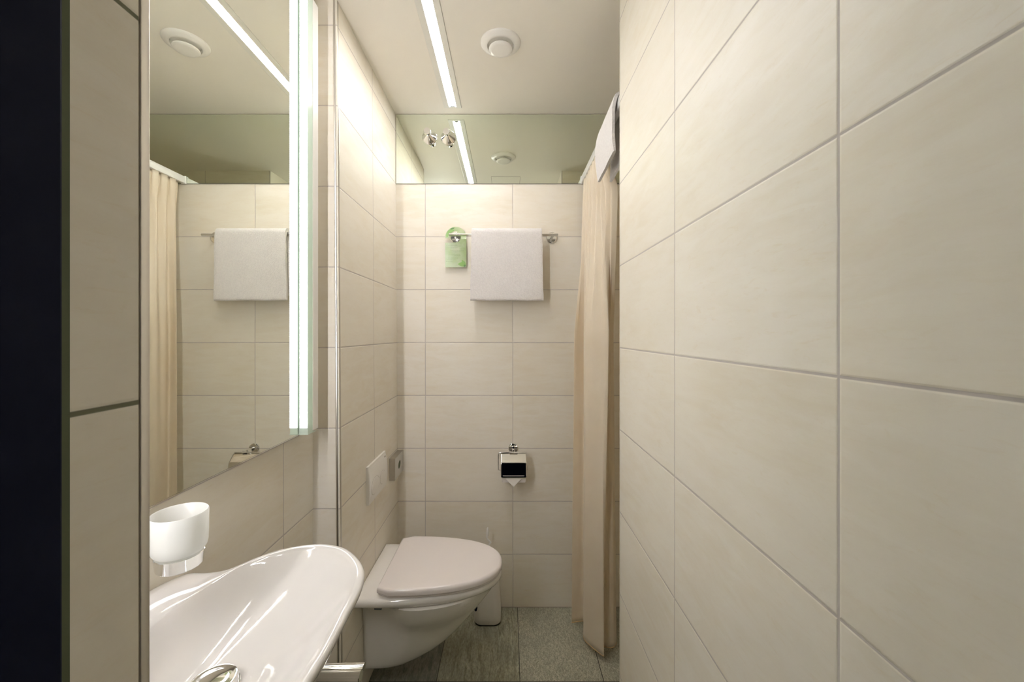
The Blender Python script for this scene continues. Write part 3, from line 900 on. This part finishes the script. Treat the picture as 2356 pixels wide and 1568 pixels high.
# small drop shaped window low on the left
bm = bmesh.new()
n = 28
yb_ = by - 0.0555
def drop(s, y, off=(0, 0)):
    out = []
    for k in range(n):
        a = 2*PI*k/n
        r = 0.0075*s*(1 + 0.75*max(0, math.cos(a - 1.05))**6)
        out.append(bm.verts.new((bx - 0.0515 + r*math.cos(a)*0.9, y + abs(0) + 0.0, 0.078 + r*1.35*math.sin(a))))
    return out
a_, b_, c_ = drop(1.35, yb_ + 0.004), drop(1.25, yb_ + 0.0005), drop(1.0, yb_ + 0.0005)
loft(bm, [a_, b_, c_], 0)
f = bm.faces.new(drop(1.0, yb_ + 0.001)); f.material_index = 1
obj('drip_window', bm, [M['plastic'], M['navy']], t, doubles=False)
bm = bmesh.new()
pts = catmull([(bx, by, 0.262), (bx, by, 0.30), (bx + 0.006, by, 0.335), (bx + 0.012, by, 0.345), (bx + 0.004, by, 0.352), (bx - 0.004, by, 0.364), (bx - 0.0045, by, 0.378)], 6)
add_tube(bm, pts, 0.0038, 12)
obj('handle_rod', bm, M['plastic'], t)
bm = bmesh.new()
add_lathe(bm, (bx - 0.0025, by, 0.372), (0.03, 0, 1), [(0, 0), (0.0052, 0.0015), (0.0062, 0.012), (0.0056, 0.028), (0.0036, 0.038), (0, 0.0415)], 24)
obj('handle_grip', bm, M['plastic'], t)

# ------------------------------------------------------------------ wash basin
SCY = 0.59
SZ = CAMZ - 0.452
half = [(-0.6035, 0.0), (-0.6035, 0.09), (-0.6035, 0.165), (-0.597, 0.176), (-0.570, 0.180), (-0.535, 0.197), (-0.503, 0.241), (-0.470, 0.269), (-0.430, 0.284), (-0.390, 0.287), (-0.336, 0.266), (-0.283, 0.207), (-0.2615, 0.145), (-0.258, 0.07), (-0.255, 0.0)]
inner = [(-0.548, 0.0), (-0.547, 0.07), (-0.541, 0.130), (-0.524, 0.186), (-0.498, 0.226), (-0.467, 0.252), (-0.430, 0.267), (-0.390, 0.270), (-0.343, 0.250), (-0.298, 0.198), (-0.279, 0.140), (-0.275, 0.07), (-0.272, 0.0)]
def closed_from_half(hf):
    pts = [Vector((x, SCY + y, 0)) for x, y in hf]
    pts += [Vector((x, SCY - y, 0)) for x, y in reversed(hf[1:-1])]
    return pts
NB = 160
ctr = Vector((-0.435, SCY, 0))
def polar(outline):
    """resample outline by angle around ctr so rings correspond"""
    P = catmull(outline, 14, closed=True)
    res = []
    for k in range(NB):
        a = 2*PI*k/NB; d = Vector((math.cos(a), math.sin(a), 0))
        best = None
        for i in range(len(P)):
            p, q = P[i] - ctr, P[(i+1) % len(P)] - ctr
            e = q - p; det = d.x*(-e.y) + d.y*e.x
            if abs(det) < 1e-12: continue
            tt = (p.x*(-e.y) + p.y*e.x)/det; s = (d.x*p.y - d.y*p.x)/det
            if tt > 0 and -1e-6 <= s <= 1+1e-6 and (best is None or tt > best): best = tt
        res.append(ctr + d*best)
    return res
OUT = polar(closed_from_half(half)); INN = polar(closed_from_half(inner))
WALLC = Vector((XL, SCY, 0))
def rimz(p):
    wallk = max(0, min(1, (-0.535 - p.x)/0.06))
    return SZ + 0.026*wallk*math.exp(-((p.y - SCY)/0.16)**4) - 0.003*(1-wallk)*0
rings = []
bm = bmesh.new()
under = [(0.55, -0.150), (0.68, -0.140), (0.79, -0.118), (0.87, -0.088), (0.93, -0.055), (0.965, -0.032), (0.988, -0.018), (0.998, -0.010)]
for s, dz in under:
    rings.append([bm.verts.new(((WALLC + (p - WALLC)*s).x, (WALLC + (p - WALLC)*s).y, rimz(p) + dz)) for p in OUT])
rings.append([bm.verts.new((p.x, p.y, rimz(p) - 0.005)) for p in OUT])
for f_, dz in ((0.10, -0.0018), (0.28, 0.0), (0.55, 0.0002), (0.80, -0.0010)):
    rings.append([bm.verts.new((q.x, q.y, rimz(q) + dz)) for q in [o.lerp(i, f_) for o, i in zip(OUT, INN)]])
DC = Vector((-0.437, SCY + 0.012, 0)); DEPTH = 0.072
for f_ in (1.0, 0.985, 0.96, 0.92, 0.87, 0.81, 0.74, 0.66, 0.57, 0.47, 0.36, 0.26, 0.18, 0.10):
    ring = []
    for p in INN:
        q = DC + (p - DC)*f_
        dz = -0.0035 - DEPTH*(1 - f_**2.6) ** 1.25
        ring.append(bm.verts.new((q.x, q.y, rimz(p)*1.0*(f_**4) + SZ*(1 - f_**4) + dz)))
    rings.append(ring)
loft(bm, rings); bm.faces.new(rings[0]); bm.faces.new(rings[-1])
t = thing('wash_basin', 'white ceramic wall basin with curved outline beneath the tall mirror', 'sink', (XL, SCY, SZ - 0.15))
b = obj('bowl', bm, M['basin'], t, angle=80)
md = b.modifiers.new('sub', 'SUBSURF'); md.levels = 1; md.render_levels = 1
zd = SZ - 0.0035 - DEPTH + 0.001
bm = bmesh.new()
add_lathe(bm, (DC.x, DC.y, zd), (0, 0, 1), [(0.0, 0.0), (0.0350, 0.0), (0.0358, 0.002), (0.0340, 0.0035), (0.0330, 0.0035), (0.0325, 0.010), (0.0315, 0.0125), (0.027, 0.0138), (0.0255, 0.0136), (0.020, 0.0150), (0.010, 0.0165), (0, 0.0170)], 64)
obj('drain_plug', bm, M['chrome'], t)
bm = bmesh.new()
add_lathe(bm, (DC.x - 0.03, DC.y, SZ - 0.155), (0, 0, -1), [(0.020, -0.01), (0.020, 0.04), (0.030, 0.045), (0.030, 0.11), (0.024, 0.125), (0, 0.127)], 40)
add_tube(bm, [(DC.x - 0.03, DC.y, SZ - 0.225), (XL - 0.002, DC.y, SZ - 0.225)], 0.015, 20)
obj('bottle_trap', bm, M['chrome'], t)

# ------------------------------------------------------------------ towel rail below the basin
t = thing('swing_towel_rail', 'chrome double rail end sticking out beneath the basin', 'towel rail', (XL, 0.77, 0.65))
for y, z, r, xe in ((0.821, CAMZ - 0.6725, 0.0072, -0.289), (0.722, CAMZ - 0.609, 0.0108, -0.2605)):
    bm = bmesh.new(); add_tube(bm, [(XL + 0.001, y, z), (xe - 0.0015, y, z), (xe, y, z)], r, 32)
    obj('rail_arm', bm, M['chrome'], t, angle=40)

# ------------------------------------------------------------------ tumbler + holder
gx, gy = -0.520, 0.645
gz1 = CAMZ - 0.2850; gz0 = gz1 - 0.064
t = thing('tumbler_holder', 'chrome wall holder under the frosted tumbler beside the basin', 'holder', (XL, gy, gz0 - 0.02))
bm = bmesh.new()
add_lathe(bm, (gx, gy, gz0 - 0.020), (0, 0, 1), [(0.0, 0.001), (0.0275, 0.001), (0.0285, 0.0), (0.0305, 0.002), (0.0325, 0.0205), (0.0315, 0.0212), (0.029, 0.0205), (0, 0.0200)], 64)
obj('cup_ring', bm, M['chrome'], t)
bm = bmesh.new()
add_lathe(bm, (XL, gy, gz0 + 0.012), (1, 0, 0), [(0, 0.0003), (0.024, 0.0003), (0.024, 0.006), (0.021, 0.008), (0, 0.008)], 40)
add_tube(bm, [(XL + 0.007, gy, gz0 + 0.004), (gx - 0.030, gy, gz0 - 0.006)], 0.0055, 20)
obj('wall_bracket', bm, M['chrome'], t)
bm = bmesh.new()
def gp(r, h): return (r, h)
prof = [(0, 0.001), (0.028, 0.001), (0.0325, 0.0025), (0.0356, 0.007), (0.0370, 0.014), (0.0376, 0.035), (0.0380, 0.0625), (0.0371, 0.064), (0.0356, 0.0625), (0.0348, 0.035), (0.0335, 0.018), (0.030, 0.0105), (0.022, 0.009), (0, 0.009)]
add_lathe(bm, (gx, gy, gz0 + 0.002), (0, 0, 1), prof, 72)
tag(obj('frosted_tumbler', bm, M['frosted'], angle=60), 'round frosted glass tumbler in the chrome holder above the basin', 'cup')

# ------------------------------------------------------------------ curtain rail, curtain
RX = 0.3545; RZ0, RZ1 = 1.999, 2.031
t = thing('curtain_rail', 'white shower curtain rail near the ceiling at the shower opening', 'curtain rail', (RX, 1.58, RZ0))
obj('rail', box_bm(RX - 0.009, RX + 0.009, YR + 0.001, Y_BACK - 0.010, RZ0, RZ1, bevel=0.003), M['rail'], t)
obj('end_bracket', box_bm(RX - 0.011, RX + 0.011, Y_BACK - 0.014, Y_BACK - 0.0045, RZ0 - 0.002, RZ1 + 0.003, bevel=0.002), M['rail'], t)
def sec_curve(P, n, rnd=3):
    return resample(catmull([(x, y, 0) for x, y in P], 10), n)
NC = 260
BOT = sec_curve([(.281, 1.785), (.305, 1.790), (.333, 1.792), (.330, 1.765), (.318, 1.692), (.345, 1.642), (.3745, 1.600), (.379, 1.612), (.384, 1.650), (.405, 1.643), (.430, 1.648), (.448, 1.672)], NC)
MID = sec_curve([(.292, 1.800), (.318, 1.812), (.344, 1.825), (.336, 1.775), (.322, 1.670), (.355, 1.625), (.3915, 1.580), (.390, 1.600), (.388, 1.640), (.405, 1.640), (.420, 1.645), (.4315, 1.668)], NC)
HIGH = []
TOP = []
for k in range(NC):
    s = k/(NC-1)
    TOP.append(Vector((RX + 0.0070*math.sin(2*PI*8*s + 0.6), 1.885 - 0.368*s + 0.005*math.sin(4*PI*8*s), 0)))
    HIGH.append(Vector((0.350 + 0.058*s**1.5 + 0.0120*math.sin(2*PI*8*s + 0.6), 1.872 - 0.345*s, 0)))
bm = bmesh.new(); rows = []
NZc = 90
ZB, ZT = 0.026, 1.998
for j in range(NZc + 1):
    z = ZB + (ZT - ZB)*j/NZc
    if z < CAMZ:
        w = z/CAMZ
        row = [b_.lerp(m_, w) for b_, m_ in zip(BOT, MID)]
    else:
        ZH = 1.83
        if z < ZH:
            w = (z - CAMZ)/(ZH - CAMZ)
            row = [m_.lerp(t_, w) for m_, t_ in zip(MID, HIGH)]
        else:
            w = (z - ZH)/(ZT - ZH); w = w*w*(3-2*w)
            row = [m_.lerp(t_, w) for m_, t_ in zip(HIGH, TOP)]
    up = max(0, min(1, (z - 0.55)/1.2))
    out = []
    for k, p in enumerate(row):
        s = k/(NC-1)
        rp = 0.0035*math.sin(2*PI*8*s + 0.6 + 0.5*math.sin(z*2.1)) * up * (1 - (max(0, z-CAMZ)/(ZT-CAMZ)))
        nn = noise.noise(Vector((s*5, z*2.2, 1.7)))*0.003 + noise.noise(Vector((s*14, z*6, 5.7)))*0.0007
        out.append(bm.verts.new((p.x + rp*1.6 + nn*0.7, p.y + nn, z)))
    rows.append(out)
loft(bm, rows, closed=False)
t = thing('shower_curtain', 'peach fabric shower curtain gathered at the shower opening', 'curtain', (0.36, 1.68, 0.026))
def solid(o, th, off=0):
    md = o.modifiers.new('s', 'SOLIDIFY'); md.thickness = th; md.offset = off; return o
solid(obj('curtain_fabric', bm, M['curtain'], t, angle=180, doubles=False), 0.0008)
bm = bmesh.new(); rows = []
for z, dz in ((0.0245, 0), (0.0285, 0)):
    w = z/CAMZ
    rows.append([bm.verts.new((p.x, p.y, z)) for p in [b_.lerp(m_, w) for b_, m_ in zip(BOT, MID)]])
    for k, vtx in enumerate(rows[-1]):
        s = k/(NC-1); nn = noise.noise(Vector((s*5, z*3.1, 1.7)))*0.004 + noise.noise(Vector((s*14, z*9, 5.7)))*0.0012
        vtx.co.x += nn*0.7; vtx.co.y += nn
loft(bm, rows, closed=False)
solid(obj('hem', bm, M['hem'], t, angle=180, doubles=False), 0.0022)
# rings / gliders
# ------------------------------------------------------------------ folded towel over the rail
def rail_towel():
    # cross-section in (x, z) draped over the rail; several folded layers
    bm = bmesh.new()
    def strip(pts, th, y0, y1, seed):
        P = resample(catmull([(a, b, 0) for a, b in pts], 8), 44)
        n = len(P); outer = []; inner_ = []
        for i, p in enumerate(P):
            d = (P[min(i+1, n-1)] - P[max(i-1, 0)]).normalized(); nrm = Vector((-d.y, d.x, 0))
            tt = th/2 * (1.0 if 1 < i < n-2 else 0.75)
            outer.append(p + nrm*tt); inner_.append(p - nrm*tt)
        sec = outer + list(reversed(inner_))
        rings = []
        NY = 26
        for k in range(NY+1):
            u = k/NY; y = y0 + (y1-y0)*u
            e = min(u, 1-u)*(y1-y0); sh = 1 - 0.35*max(0, 1 - e/0.007)**2
            ring = []
            for idx, q in enumerate(sec):
                i = idx if idx < n else 2*n - 1 - idx
                c = P[i]; w = c + (q - c)*sh
                drop_ = max(0, (2.04 - w.y))
                lift = (1-u)*0.12*drop_                   # near end rides a little higher
                ring.append(bm.verts.new((w.x + noise.noise(Vector((y*11, w.y*11, seed)))*0.004, y + noise.noise(Vector((w.x*20, w.y*12, seed)))*0.006, w.y + lift*0.6)))
            rings.append(ring)
        loft(bm, rings); bm.faces.new(rings[0]); bm.faces.new(rings[-1])
    strip([(0.3350, 1.851), (0.3305, 1.90), (0.3290, 1.96), (0.3325, 2.005), (0.3440, 2.040), (0.3560, 2.048), (0.3700, 2.042), (0.3830, 2.012), (0.3860, 1.96), (0.3830, 1.90), (0.3770, 1.850)], 0.0135, 1.27, 1.500, 1.0)
    return bm
tag(obj('bath_towel', rail_towel(), M['towel'], angle=60, doubles=False), 'folded white bath towel draped over the curtain rail near the ceiling', 'towel')
